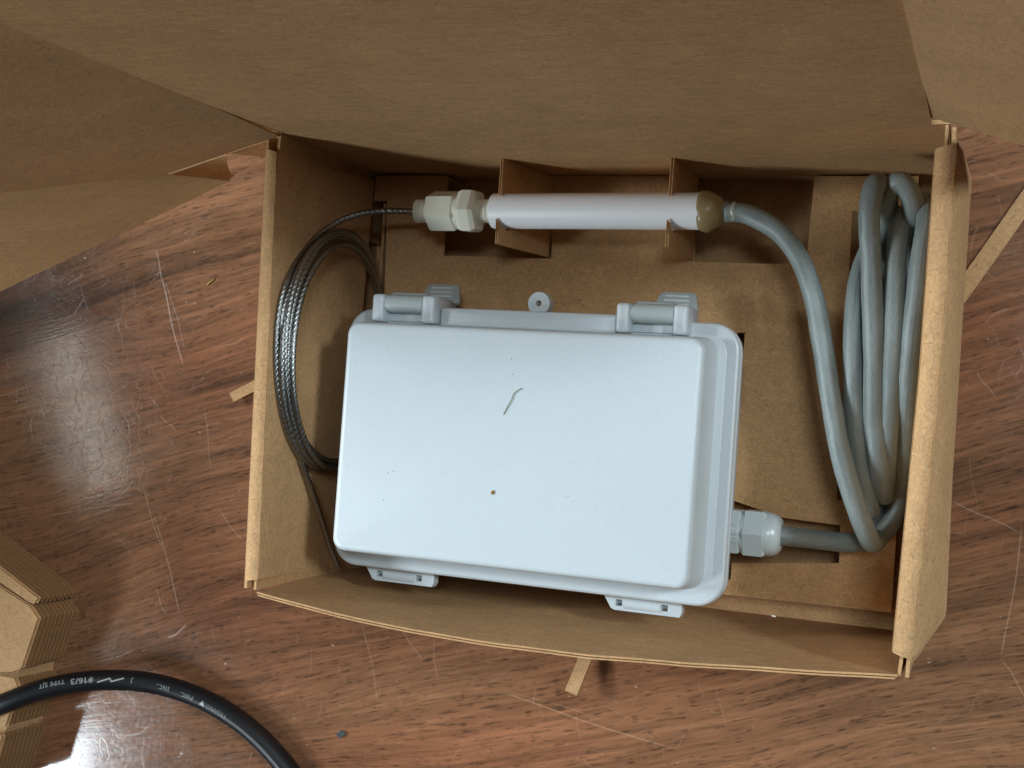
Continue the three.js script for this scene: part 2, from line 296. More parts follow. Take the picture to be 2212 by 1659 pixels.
// ---------------------------------------------------------------- setting: table, unseen ceiling and lights
{
  const x0 = -900, x1 = 1000, z0 = -700, z1 = 1000, g = loft([{ y: -30, x0: x0 + 2, x1: x1 - 2, z0: z0 + 2, z1: z1 - 2, r: 12 }, { y: -27, x0, x1, z0, z1, r: 14 }, { y: -3, x0, x1, z0, z1, r: 14 }, { y: 0, x0: x0 + 2, x1: x1 - 2, z0: z0 + 2, z1: z1 - 2, r: 12 }]);
  g.translate(0, -LIFT, 0);
  const uv = g.attributes.uv, ps = g.attributes.position; for (let i = 0; i < uv.count; i++) uv.setXY(i, ps.getX(i) - TX0, ps.getZ(i) - TZ0);
  g.applyMatrix4(world); const m = new THREE.Mesh(g, M.table); m.name = 'table_top'; m.receiveShadow = m.castShadow = true; m.userData = { kind: 'structure', label: 'scratched reddish brown wood laminate table top', category: 'table' }; scene.add(m);
}
{
  const ceil = new THREE.Mesh(new THREE.BoxGeometry(7, 0.05, 7), new THREE.MeshStandardMaterial({ color: 0xd9d6cf, roughness: 0.95 })); ceil.position.set(0, CEIL.y, 0.3); ceil.name = 'ceiling'; ceil.receiveShadow = true; ceil.userData = { kind: 'structure', label: 'unseen plain off-white ceiling, out of view, bouncing soft light onto the table', category: 'ceiling' }; scene.add(ceil);
  const housing = new THREE.MeshStandardMaterial({ color: 0xe2e2df, roughness: 0.5 });
  { // unseen weak twin-strip fitting, placed to be mirrored as pale bars in the table between the block and the lid's flap
    const o = new THREE.Group(); o.name = numbered('unseen_strip_light'); o.position.set(-1.60, 1.75, 0.178); o.rotation.y = 0.40; o.userData = { label: 'unseen weak twin strip light, placed to mirror two pale bars in the table', category: 'strip light' }; scene.add(o);
    const b = new THREE.Mesh(new THREE.BoxGeometry(0.16, 0.05, 0.42), housing); b.name = 'housing'; b.position.y = 0.04; b.castShadow = true; o.add(b);
    for (const sx of [-1, 1]) {
      const d = new THREE.Mesh(new THREE.BoxGeometry(0.052, 0.012, 0.385), new THREE.MeshStandardMaterial({ color: 0xffffff, emissive: new THREE.Color(0xf4f4ea), emissiveIntensity: 2.2, roughness: 0.6 })); d.name = 'diffuser'; d.position.set(sx * 0.032, 0.006, 0); o.add(d);
      const a = new THREE.RectAreaLight(0xf4f4ea, 4, 0.052, 0.385); a.position.set(sx * 0.032, -0.004, 0); a.rotation.x = -Math.PI / 2; o.add(a);
    }
    const q = new THREE.Mesh(new THREE.CylinderGeometry(0.006, 0.006, CEIL.y - 0.025 - 1.815, 10), housing); q.name = 'hanging_rod'; q.position.set(0, 0.065 + (CEIL.y - 0.025 - 1.815) / 2, 0); o.add(q);
  }
  for (const l of LAMPS) {
    const o = new THREE.Group(); o.name = numbered('unseen_ceiling_light'); o.position.set(...l.p); o.userData = { label: l.label, category: 'ceiling light', group: 'unseen ceiling lights' }; scene.add(o);
    const b = new THREE.Mesh(new THREE.BoxGeometry(l.w + 0.04, 0.05, l.d + 0.04), housing); b.name = 'housing'; b.position.y = 0.04; b.castShadow = true; o.add(b);
    const em = new THREE.MeshStandardMaterial({ color: 0xffffff, emissive: new THREE.Color(l.c), emissiveIntensity: 3, roughness: 0.6 });
    const d = new THREE.Mesh(new THREE.BoxGeometry(l.w, 0.012, l.d), em); d.name = 'diffuser'; d.position.y = 0.006; o.add(d);
    const rods = [-1, 1]; for (const s of rods) { const q = new THREE.Mesh(new THREE.CylinderGeometry(0.006, 0.006, CEIL.y - 0.025 - l.p[1] - 0.065, 10), housing); q.name = 'hanging_rod'; q.position.set(0, 0.065 + (CEIL.y - 0.025 - l.p[1] - 0.065) / 2, s * l.d * 0.4); o.add(q); }
    const a = new THREE.RectAreaLight(l.c, l.L, l.w, l.d); a.position.set(0, -0.004, 0); a.rotation.x = -Math.PI / 2; o.add(a);
    if (CEIL.up > 0) { const u = new THREE.RectAreaLight(l.c, CEIL.up, l.w, l.d); u.position.set(0, 0.07, 0); u.rotation.x = Math.PI / 2; o.add(u); }  // upward light, bounced off the unseen ceiling into the shaded parts
  }
}

// ---------------------------------------------------------------- the mailer box
const H = 89.6, FL = -22;                                             // rim height, top of the box floor
const mbox = thing('cardboard_box', 'open brown cardboard mailer box with its lid standing upright', 'box', V3(140, -LIFT, 102));
part('bottom_panel', board([[-6, -2], [286, -2], [284, 206], [-3, 206]], 1.6, new THREE.Matrix4().makeBasis(V3(1, 0, 0), V3(0, 0, 1), V3(0, -1, 0)).setPosition(0, FL, 0)), M.kraft2, mbox);
// back wall and lid are one continuous sheet with a crease
const backFn = (u, v) => { const y = FL + 0.2 + v * (H - FL - 0.2); return V3(-6 + u * 289.5, y, -0.6 + 2.2 * Math.sin(Math.PI * u) * Math.sin(Math.PI * Math.min(1, (y + 22) / 130))); };
part('back_wall', sheet(backFn, 40, 14, 1.6, 286, 112), M.kraft, mbox);
const lidTop = H + 206;
const lidFn = (u, v) => {
  const y = H + 0.4 + v * (lidTop - H), x = -2.5 + u * (279.5 - v * 1.0);
  return V3(x, y, -0.4 + 2.2 * Math.sin(Math.PI * u) * Math.sin(Math.PI * 0.858) * (1 - v) + v * 5.5 - 1.2 * Math.sin(v * Math.PI) * Math.sin(u * Math.PI));
};
const lid = part('lid', sheet(lidFn, 40, 24, 1.6, 280, 206), M.kraft, mbox);
{ // side flaps of the lid
  const dir = V3(-0.957, 0, 0.29), O = V3(-2.4, 0, 0.9), fm = frame(O, dir, V3(0, 1, 0));       // local x runs away from the lid, local y up
  const loc = p => [p.clone().sub(O).dot(dir), p.y];
  const tip = loc(atFlap(359, 375)), cr = loc(atFlap(0, 415)), far = 300, cy = tip[1] + (cr[1] - tip[1]) / (cr[0] - tip[0]) * (far - tip[0]);
  const A = new THREE.ExtrudeGeometry(shapeOf([[0.4, 88.5], [0.4, lidTop], [far, lidTop], [far, cy], tip, loc(atFlap(500, 328))]), { depth: 1.4, bevelEnabled: false }); A.applyMatrix4(fm);
  part('side_flap', A, M.kraft2, lid);
  const q1 = loc(atFlap(497, 391)), q2 = loc(atFlap(0, 630)), qy = q1[1] + (q2[1] - q1[1]) / (q2[0] - q1[0]) * (far - q1[0]);
  const W = (p, f) => V3(p[0], p[1], f).applyMatrix4(fm), e1 = atFlap(497, 391, 7), e2 = e1.clone().add(atFlap(0, 630, 27).sub(e1).multiplyScalar(1.3));
  const B = (u, v) => { const a = W([far, cy], -0.1).lerp(W(tip, -0.1), u), b = e2.clone().lerp(e1, u); const w = a.lerp(b, v); return w; };
  part('flap_end', sheet((u, v) => B(u, 1 - v), 24, 10, 1.4, 240, 120), M.kraft2, lid);
  // curled locking tab behind the slit, and the little ear by the hinge
  const t = [[362, 374], [487, 331], [505, 374], [485, 389]].map(([x, y], i) => atFlap(x, y, [-2.5, -7, -3.5, -3][i])), tb = bil(t[0], t[1], t[2], t[3]);
  part('locking_tab', sheet((u, v) => { const p = tb(u, v); p.z += 3.2 * Math.sin(Math.PI * v) * u; return p; }, 12, 10, 1.2, 45, 20), M.kraft2, lid);
  const ear = [[496, 331], [590, 300], [578, 336], [562, 338]].map(([x, y]) => atFlap(x, y, -4.2));
  part('hinge_ear', sheet(bil(ear[3], ear[2], ear[1], ear[0]), 6, 4, 1.2, 30, 10), M.kraft2, lid);
  // flap on the other edge
  const r0 = at(2010, 249, H + 9), r1 = V3(275.2, lidTop, 6.4);
  const s0 = at(2260, 324, H + 9), s1 = V3(s0.x + 40, lidTop, s0.z + 10);
  part('side_flap', sheet((u, v) => { const p = bil(r0, s0, s1, r1)(u, v); p.z += 0.8 + 2 * Math.sin(Math.PI * u) * v; return p; }, 10, 20, 1.6, 90, 190), M.kraft2, lid);
}
// front wall: two skins bulging outwards
const fz = u => { const k = [205.0, 209.6, 212.2, 213.0, 212.4, 210.2, 207.4, 204.4], x = u * 7, i = Math.min(6, Math.floor(x)), f = x - i; return k[i] + (k[i + 1] - k[i]) * f; };
const frontFn = off => (u, v) => { const s = Math.pow(v, 0.8), w = 0.1 * Math.sin(u * 37) * v; const xa = -5 + 9 * v, xb = 283 - 6 * v; return V3(xa + off * 0.4 + u * (xb - xa - off), FL + 0.2 + v * (H - FL), 204 + off + (fz(u) - 204) * s + w); };
part('front_wall', [sheet((u, v) => frontFn(0)(1 - u, v), 60, 12, 0.75, 274, 112), sheet((u, v) => frontFn(1.25)(1 - u, Math.min(1, v) * 0.998), 60, 12, 0.6, 274, 112)], M.kraft, mbox);
// side wall beside the wire rope: outer skin, folded top, inner panel
{
  const R = P3([[575, 322, H], [530, 1255, H], [557, 1252, H], [598, 328, H]]);   // folded top: outer back, outer front, inner front, inner back
  const [a, b, c, d] = R;
  part('side_wall', sheet((u, v) => { const t = a.clone().lerp(b, u); return V3(t.x - 0.6 + 1.2 * (1 - v), FL + 0.2 + v * (H - FL - 0.6), -0.5 + (t.z - 7) * 1.05 + 1); }, 10, 8, 1.4, 205, 110), M.kraft2, mbox);
  part('folded_rim', sheet((u, v) => { const p = bil(a, b, c, d)(u, v); p.y += 0.9 * Math.sin(Math.PI * v) + 0.2 * Math.sin(u * 60); return p; }, 40, 5, 0.9, 195, 6), M.kraft2, mbox);
  const fb = V3(1.2, 0.4, 3.5), ff = V3(-2.2, 0.4, 201);
  part('inner_panel', sheet((u, v) => { const p = bil(d, c, ff, fb)(u, v); p.x += 2.2 * Math.sin(Math.PI * v) * Math.sin(Math.PI * u) + 0.1; p.y -= 0.6 * (1 - v); return p; }, 24, 12, 1.2, 195, 90), M.kraft2, mbox);
}
// corner flaps, folded along the side walls from the back and front walls
const flap = (name, a, b, c, d) => part(name, sheet(bil(a, b, c, d), 8, 6, 1.2, 30, 90), M.kraft, mbox);
flap('corner_flap', V3(-2.4, FL + 1, -0.5), V3(-3.2, FL + 1, 34), V3(-5.0, H - 1.5, 36), V3(-3.0, H - 1, -0.5));
flap('corner_flap', V3(-4.6, FL + 1, 176), V3(-3.4, FL + 1, 204), V3(1.2, H - 1.5, 204.5), V3(0.6, H - 1.5, 176));
flap('corner_flap', V3(281.5, FL + 1, 36), V3(282, FL + 1, 0), V3(283, H - 0.4, -0.4), V3(283, H - 0.6, 36));
flap('corner_flap', V3(280, FL + 1, 205), V3(280.5, FL + 1, 176), V3(280.2, H - 1, 176), V3(278.2, H - 0.8, 205));
// side wall beside the cable coil: folded top and a chamfered flap turned outwards
{
  const inn = P3([[2024, 322, H + 0.5], [1990, 800, H + 0.5], [1931, 1409, H + 0.5]]), cr = P3([[2066, 311, H], [2030, 800, H], [1968, 1425, H]]);
  const q = (l, u) => u < 0.5 ? l[0].clone().lerp(l[1], u * 2) : l[1].clone().lerp(l[2], u * 2 - 1);
  part('side_wall', sheet((u, v) => { const t = q(cr, 1 - u); return V3(t.x - 0.8 + 0.4 * v, FL + 0.2 + v * (H - FL - 1.2), -0.5 + (t.z - 7) * 1.07 + 1); }, 10, 8, 1.4, 205, 110), M.kraft2, mbox);
  part('folded_rim', sheet((u, v) => { const p = q(inn, 1 - u).lerp(q(cr, 1 - u), v); p.y += 1.0 * Math.sin(Math.PI * v) + 0.2 * Math.sin(u * 47); return p; }, 40, 5, 0.9, 195, 7), M.kraft2, mbox);
  part('inner_panel', sheet((u, v) => { const t = q(inn, u); return V3(t.x + 0.3 + 1.2 * v, H - 0.6 - v * (H - 0.6 - 2), t.z); }, 10, 8, 1.2, 195, 88), M.kraft2, mbox);
  const oe = P3([[2091, 388, 62], [2050, 1026, 62], [2036, 1328, 62]]);
  const n = 30, top = u => q(cr, u), out = u => { const a = 0.045, b = 0.92; if (u < a) return top(0).lerp(oe[0], u / a); if (u > b) return oe[2].clone().lerp(top(1), (u - b) / (1 - b)); const k = (u - a) / (b - a); return k < 0.68 ? oe[0].clone().lerp(oe[1], k / 0.68) : oe[1].clone().lerp(oe[2], (k - 0.68) / 0.32); };
  const us = []; for (let i = 0; i <= n; i++) us.push(i / n);
  part('turned_flap', sheet((u, v) => { const w = 1 - u, p = top(w).lerp(out(w), Math.max(0.002, v)); p.x += 0.6 * Math.sin(Math.PI * v); p.y -= 0.15; return p; }, 90, 6, 1.4, 195, 30), M.kraft2, mbox);
}

// ---------------------------------------------------------------- unseen closed carton, out of view: placed to shade the table and be mirrored in it
{
  const o = thing('unseen_carton', 'unseen closed cardboard carton, out of view, placed to darken the bare end of the table', 'carton', V3(-540, -LIFT, 200));
  const C = [-330, 300], e = [-0.583, -0.812], n = [-0.812, 0.583], q = (a, b) => [C[0] + e[0] * a + n[0] * b, C[1] + e[1] * a + n[1] * b];
  const flat = new THREE.Matrix4().makeBasis(V3(1, 0, 0), V3(0, 0, 1), V3(0, -1, 0));
  part('body', board([q(0, 0), q(400, 0), q(400, 240), q(0, 240)], 250, flat.clone().setPosition(0, 226.2, 0), [], 0.3, 2), M.kraft2, o);
  part('lid', board([q(-1, -1), q(401, -1), q(401, 119), q(-1, 119)], 3, flat.clone().setPosition(0, 229.4, 0)), M.kraft2, o);
  part('lid', board([q(-1, 120), q(401, 120), q(401, 241), q(-1, 241)], 3, flat.clone().setPosition(0, 229.4, 0)), M.kraft2, o);
}

// ---------------------------------------------------------------- the insert
const ins = thing('cardboard_insert', 'brown cardboard insert with cut-outs lying in the open mailer box', 'insert', V3(135, FL, 98));
{
  const o = [[1.6, 0.9], [42, 0.9], [42.6, 41.3], [100, 41.6], [98.8, 0.9], [169, 0.9], [170.6, 41.4], [222, 41.4], [223.3, 0.9], [268.5, 0.9], [268.5, 193.4], [11.5, 195.5], [11.6, 63], [9.2, 14], [1.6, 14]];
  const holes = [
    [[241, 16.7], [264.6, 16.7], [264.6, 146.2], [242.2, 146.4]],
    [[197.4, 151], [218.9, 156.5], [244.5, 157.5], [245, 174.3], [197.4, 179.2], [197.3, 187], [194, 187], [194, 151]],
    [[193, 73.6], [196.4, 73.6], [196.4, 84], [193, 84]],
  ];
  const m = new THREE.Matrix4().makeBasis(V3(1, 0, 0), V3(0, 0, 1), V3(0, -1, 0));
  part('platform', board(o, 1.5, m, holes), M.kraft2, ins);
  const wall = (a, b) => sheet(bil(V3(a[0], FL + 0.2, a[1]), V3(b[0], FL + 0.2, b[1]), V3(b[0], -1.6, b[1]), V3(a[0], -1.6, a[1])), 4, 2, 1.3, Math.hypot(b[0] - a[0], b[1] - a[1]), 20);
  part('support_wall', wall([268.4, 193], [268.4, 148]), M.kraft2, ins); part('support_wall', wall([12, 194.5], [267, 192.5]), M.kraft2, ins); part('support_wall', wall([6.5, 15], [9, 194]), M.kraft2, ins);
  part('support_wall', wall([224.5, 2.2], [266, 2.2]), M.kraft2, ins); part('support_wall', wall([101, 2.2], [167, 2.2]), M.kraft2, ins); part('support_wall', wall([3, 2.2], [41, 2.2]), M.kraft2, ins);
  // upright holders with a keyhole notch for the probe; local axes: along z, and up the tab
  const cradle = (x, len, tilt, zc, yc, bend) => {
    const a = tilt * Math.PI / 180, up = V3(-Math.sin(a), Math.cos(a), 0), s = yc / Math.cos(a), r = 8.4, nf = 4.9, nb = 6.6, L = len, p = [[1.4, 0], [40.8, 0], [40.8, L]];
    p.push([zc + nf + 1.0, L], [zc + nf, L - 1.2]);
    const t0 = Math.asin(nf / r), t1 = Math.asin(nb / r); for (let i = 0; i <= 18; i++) { const th = t0 + (2 * Math.PI - t1 - t0) * i / 18; p.push([zc + r * Math.sin(th), s + r * Math.cos(th)]); }
    p.push([zc - nb, L - 1.2], [zc - nb - 1.0, L], [1.4, L]);
    return board(p, 1.5, frame(V3(x, -0.4, 0), V3(0, 0, 1), up));
  };
  part('probe_holder', cradle(98.4, 43.6, 14, 25.2, 35.5), M.kraft2, ins); part('probe_holder', cradle(170, 43.0, 2.5, 24.8, 35.5), M.kraft2, ins);
}

// ---------------------------------------------------------------- the enclosure
const enc = thing('instrument_enclosure', 'pale grey plastic instrument enclosure with latches, resting on the insert', 'enclosure', V3(112.5, 0, 134));
{
  const s = (y, d, r) => ({ y, x0: 21 + d, x1: 204.4 - d, z0: 74 + d, z1: 193.4 - d, r });
  part('base', [loft([s(0.1, 9, 9), s(1.5, 7.4, 10), s(44, 4.5, 9), s(44.2, 0.6, 11.5), s(45.2, 0, 12), s(48.2, 0, 12), s(49, 0.6, 11.5)], 0.5)], M.abs, enc);
  const cover = part('cover', [loft([s(49.0, 1.4, 11), s(49.9, 1.4, 11), s(49.95, 0.5, 11.5), s(50.6, 0, 12), s(52.6, 0, 12), s(53.6, 0.4, 11.7), s(54.1, 1.2, 11.1), s(54.0, 4.2, 8.6), s(53.7, 5.2, 7.6), s(53.9, 6.2, 7)], 0.45),
    loft([[53.6, 0, 6.6], [55, 0, 6.6], [71.5, 1.4, 5.8], [73.4, 1.8, 5.5], [74.4, 2.5, 5.0], [74.9, 3.5, 4.2], [75.0, 4.6, 3.4]].map(([y, d, r]) => ({ y, x0: 29.4 + d, x1: 195.6 - d, z0: 80.3 + d, z1: 186.2 - d, r })), 0.7)], M.abs, enc);
  // raised rail along the back of the cover, between the latches
  part('rail', box(68.5, 151.6, 52.6, 57.4, 72.4, 80.9, 1.4), M.abs, cover);
  // latches
  for (const x0 of [36, 152]) {
    const g = [box(x0, x0 + 6.4, 42, 62.0, 67.6, 80.4, 1.6), box(x0 + 24.8, x0 + 31.6, 42, 62.0, 67.6, 80.4, 1.6)];
    const l = part('latch', g, M.abs, enc);
    const rol = new THREE.CylinderGeometry(4.3, 4.3, 18.6, 28); rol.rotateZ(Math.PI / 2); rol.translate(x0 + 15.6, 57.2, 71.6);
    part('roller', toCreasedNormals(rol, 0.6), M.absGrey, l);
    const pl2 = new THREE.ExtrudeGeometry(shapeOf([[-0.6, -1], [19.2, -1], [19.6, 0], [17.9, 7.2], [16.6, 8.4], [3.2, 8.4], [1.8, 7.2], [0, 1.2]]), { depth: 1.6, bevelEnabled: true, bevelSize: 0.5, bevelThickness: 0.5, bevelSegments: 3 });
    const fr = frame(V3(x0 + 7.0, 22, 66.8), V3(1, 0, 0), V3(0, -0.42, -0.9)); pl2.applyMatrix4(fr);
    part('pull_tab', [pl2, box(x0 + 7, x0 + 24.4, 20, 57, 66.2, 70.5, 1.2)], M.absGrey, l);
    for (let i = 0; i < 3; i++) { const q = box(4.2 - i * 0.3, 15.2 + i * 0.3, -0.4, 0.4, -0.45, 0.45, 0.3); q.rotateX(Math.PI / 2); q.translate(0, 6.6 - i * 2.3, 2.15); q.applyMatrix4(fr); part('grip_rib', q, M.rib, l); }
    part('filler', box(x0 + 6.2, x0 + 25, 50.2, 55.2, 74.2, 79.6, 0.6), M.abs, l);
  }
  // lug with a screw hole
  const sh = new THREE.Shape(); sh.absarc(0, 0, 4.8, 0, Math.PI * 2); const hp = new THREE.Path(); hp.absarc(0, 0, 1.7, 0, Math.PI * 2, true); sh.holes.push(hp);
  const lug = new THREE.ExtrudeGeometry(sh, { depth: 5, bevelEnabled: true, bevelSize: 0.4, bevelThickness: 0.4, bevelSegments: 3, curveSegments: 36 }); lug.rotateX(-Math.PI / 2); lug.translate(112.6, 44.2, 68.2);
  part('screw_lug', [toCreasedNormals(lug, 0.6), box(109.6, 115.6, 44, 48.6, 71, 76, 0.5)], M.abs, enc);
  // hinges
  for (const x0 of [36, 151.4]) {
    const hs = shapeOf([[0, 0], [34.4, 0], [34.4, 4.4], [33.6, 6], [5.2, 6], [3.6, 5.4]], [[[5.2, 1.4], [8.6, 1.4], [8.6, 4.6], [5.2, 4.6]], [[25.4, 1.4], [28.8, 1.4], [28.8, 4.6], [25.4, 4.6]]]);
    const g = new THREE.ExtrudeGeometry(hs, { depth: 5, bevelEnabled: true, bevelSize: 0.3, bevelThickness: 0.3, bevelSegments: 2 }); g.rotateX(Math.PI / 2); g.translate(x0, 47.6, 193.6);
    const hg = part('hinge', [g], M.abs, enc);
    const pin = new THREE.CylinderGeometry(0.9, 0.9, 30, 12); pin.rotateZ(Math.PI / 2); pin.translate(x0 + 17, 43.6, 196.6); part('pin', pin, M.absGrey, hg);
    const brl = new THREE.CylinderGeometry(2.7, 2.7, 16, 20); brl.rotateZ(Math.PI / 2); brl.translate(x0 + 17.2, 46.0, 197.0); part('barrel', toCreasedNormals(brl, 0.6), M.abs, hg);
  }
  // cable gland
  const gy = 30, gz = 162.2, mv = g => { g.translate(0, gy, gz); return g; };
  const gl = part('cable_gland', [mv(hexX(199.4, 206.4, 10.6, 0, 0.7)), mv(latheX([[198, 0], [198, 9], [207.4, 9], [207.4, 0]]))], M.gland, enc);
  part('gland_nut', [mv(hexX(207.2, 217.2, 11.0, 0.0, 0.9)), mv(latheX([[207, 0], [207, 9.3], [217, 9.5], [219.5, 9.3], [221.8, 8.3], [223.2, 6.8], [223.6, 5.6], [222.6, 4.6], [222.4, 0]], 48))], M.gland, gl);
  for (let i = 0; i < 5; i++) part('grip_rib', box(201.2 + 0.0, 205.2, gy + 9.1, gy + 9.75, gz - 3.6 + i * 1.8 - 0.3, gz - 3.6 + i * 1.8 + 0.3, 0.15), M.gland, gl);
}

// ---------------------------------------------------------------- the probe
const PY = 35.5, PZ = 24.6;
const prb = thing('sensor_probe', 'white plastic tube probe with nylon hex nuts held in cardboard notches', 'probe', V3(131, 0, PZ));
{
  const mv = g => { g.rotateY(0.01); g.translate(0, PY, PZ + 0.9); return g; };
  part('tube', mv(latheX([[82.2, 0], [82.2, 5.2], [82.2, 7.9], [82.8, 8.15], [180.6, 8.15], [181, 7.8], [181, 0]], 56)), M.pvc, prb);
  const th = [[42.8, 0], [42.8, 4.6]]; for (let i = 0; i < 5; i++) th.push([43.3 + i * 1.5, 5.6], [44.05 + i * 1.5, 5.0]); th.push([51.5, 5.2], [51.5, 0]);
  part('threaded_end', mv(latheX(th)), M.nylon, prb);
  part('hex_body', [mv(hexX(50.2, 64.8, 9.6, 0.42, 1.2)), mv(latheX([[64.2, 0], [64.2, 8.2], [66.8, 8.2], [66.8, 0]]))], M.nylon, prb);
  part('hex_nut', mv(hexX(66.2, 75.0, 10.9, 0.10, 2.0)), M.nylon, prb);
  const st = [[74.2, 0], [74.2, 5.4]]; for (let i = 0; i < 5; i++) st.push([74.8 + i * 1.6, 5.6], [75.6 + i * 1.6, 5.0]); st.push([83, 5.3], [83, 0]);
  part('threaded_stem', mv(latheX(st)), M.nylon, prb);
  const gb = latheX([[179.6, 0], [179.6, 8.2], [180.8, 8.7], [183, 8.6], [186, 8.0], [188.4, 6.6], [190, 4.8], [190.6, 3.4], [190.8, 0]], 36);
  const q = gb.attributes.position; for (let i = 0; i < q.count; i++) { const x = q.getX(i), y = q.getY(i), z = q.getZ(i), n = 1 + 0.16 * (vnoise(x / 3, Math.atan2(y, z) * 1.6 + 9, 91) - 0.5) + (z > 4 && x < 185 ? 0.05 : 0); q.setY(i, y * n); q.setZ(i, z * n); } 
  part('glue_plug', mv(soft(gb)), M.glue, prb);
  const cl = latheX([[189.8, 0], [189.8, 3.6], [191.2, 4.1], [192.6, 3.5], [193.8, 4.4], [195.4, 4.5], [196.2, 3.9], [196.2, 0]], 28);
  const q2 = cl.attributes.position; for (let i = 0; i < q2.count; i++) { const y = q2.getY(i), z = q2.getZ(i), n = 1 + 0.35 * (vnoise(q2.getX(i) * 0.9, Math.atan2(y, z) * 2.4 + 9, 93) - 0.5); q2.setY(i, y * n); q2.setZ(i, z * n); } 
  part('clear_glue', mv(soft(cl)), M.clear, prb);
}

// ---------------------------------------------------------------- grey cable: from the gland through the coil to the probe
{
  const pts = [V3(220.5, 30, 162.2), ...P3([[1715, 1160, 27], [1770, 1166, 20], [1830, 1172, 13], [1885, 1164, 8], [1922, 1132, 9], [1944, 1075, 13], [1952, 960, 30], [1960, 840, 44], [1972, 720, 50], [1990, 560, 52], [2003, 470, 48], [2000, 440, 38],
    [1985, 450, 22], [1962, 640, 6], [1946, 880, 4], [1928, 1030, 4], [1912, 1066, 15], [1914, 990, 31], [1924, 860, 43], [1931, 700, 49], [1937, 540, 48], [1946, 475, 41], [1956, 470, 28],
    [1956, 600, 14], [1944, 800, 8], [1930, 960, 6], [1917, 1050, 8], [1908, 1068, 20], [1897, 1010, 33], [1888, 900, 41], [1888, 760, 48], [1882, 580, 52], [1879, 450, 54], [1893, 397, 52], [1912, 415, 44], [1917, 500, 30], [1905, 620, 18],
    [1885, 820, 4], [1868, 1000, 2], [1872, 1080, 6], [1879, 1100, 18], [1863, 1040, 30], [1846, 900, 39], [1843, 800, 42], [1846, 690, 42], [1856, 600, 39], [1880, 535, 36], [1902, 490, 39], [1916, 425, 46], [1944, 392, 51], [1969, 425, 49], [1973, 490, 41], [1966, 570, 30], [1950, 720, 15],
    [1925, 900, 4], [1905, 1040, 2], [1898, 1120, 3], [1896, 1160, 9], [1884, 1172, 20], [1872, 1152, 30], [1848, 1090, 38], [1815, 975, 43], [1793, 850, 45], [1776, 740, 44], [1757, 640, 42], [1728, 560, 39.5], [1682, 500, 37], [1630, 470, 36]]), V3(197.5, PY, PZ - 0.4), V3(191, PY, PZ - 0.6)];
  const g = sweep(pts, 4.3, 1.1, 20, (th, s) => 1 + 0.016 * Math.sin(s * 0.11 + 2 * th) + 0.008 * Math.sin(s * 0.33 - 3 * th) + 0.05 * (vnoise(s / 7, th * 1.1 + 4, 61) - 0.5) + 0.025 * (vnoise(s / 2.2, th * 1.9 + 4, 62) - 0.5));
  const base = V3(255, FL, 90);
  solo('grey_cable', 'thick grey cable coiled beside the enclosure and running into its gland', 'cable', g, M.grey, base);
}

// ---------------------------------------------------------------- steel wire rope
{
  const cc = V3(5, 42, 95), pts = [], R = (k, a) => {
    // a: 0 = up against the wall rim, growing towards the back
    const ry = 45 + [0, -1.5, -3.1, -4.7, -2.3, -0.8][k % 6], rz = 57.5 + [0, -1.6, -3.2, -4.6, -1, -3][k % 6];
    const y = 41 + ry * Math.cos(a), z = 93.5 - rz * Math.sin(a) + [0, 2, -1.5, 3, 0, 1][k % 6];
    const lean = 8.4 - 6.2 * Math.max(0, Math.min(1, (y + 2) / 88)) + 2.2 * Math.sin(Math.PI * Math.max(0, Math.min(1, (y + 2) / 88))) * Math.sin(Math.PI * Math.max(0, Math.min(1, z / 200)));
    return V3(lean + [0, 1.5, 2.9, 4.4, 2.2, 0.8][k % 6] + (y > 60 ? 0 : 0.5), y, z);
  };
  pts.push(V3(43, PY, PZ + 0.6), ...P3([[868, 456, 37], [822, 456, 40], [775, 463, 44], [722, 484, 50], [672, 524, 60]]));
  let k = 0; for (let i = 0; i <= 5 * 20 + 1; i++) { const a = 0.50 - i * (2 * Math.PI / 20); const f = i / 20, k0 = Math.floor(f), w = f - k0; const p = R(k0, a).lerp(R(k0 + 1, a), w * w * (3 - 2 * w)); p.x += (vnoise(i * 0.37, 3, 81) - 0.5) * 1.6; p.y += (vnoise(i * 0.41, 7, 82) - 0.5) * 2.2; p.z += (vnoise(i * 0.33, 9, 83) - 0.5) * 2.2; pts.push(p); }
  pts.push(...P3([[648, 985, 62], [668, 1045, 52], [690, 1110, 42], [712, 1180, 31], [731, 1228, 25]]));
  const strands = 6, g = sweep(pts, 1.45, 0.36, 24, (th, s) => 0.7 + 0.34 * Math.pow(Math.abs(Math.cos(strands / 2 * (th - s * 0.4 - 0.9 * vnoise(s / 9, 2, 84)))), 0.8));
  solo('wire_rope', 'thin twisted steel wire rope coiled against the inner side wall of the box', 'wire rope', g, M.steel, V3(8, FL, 95));
}

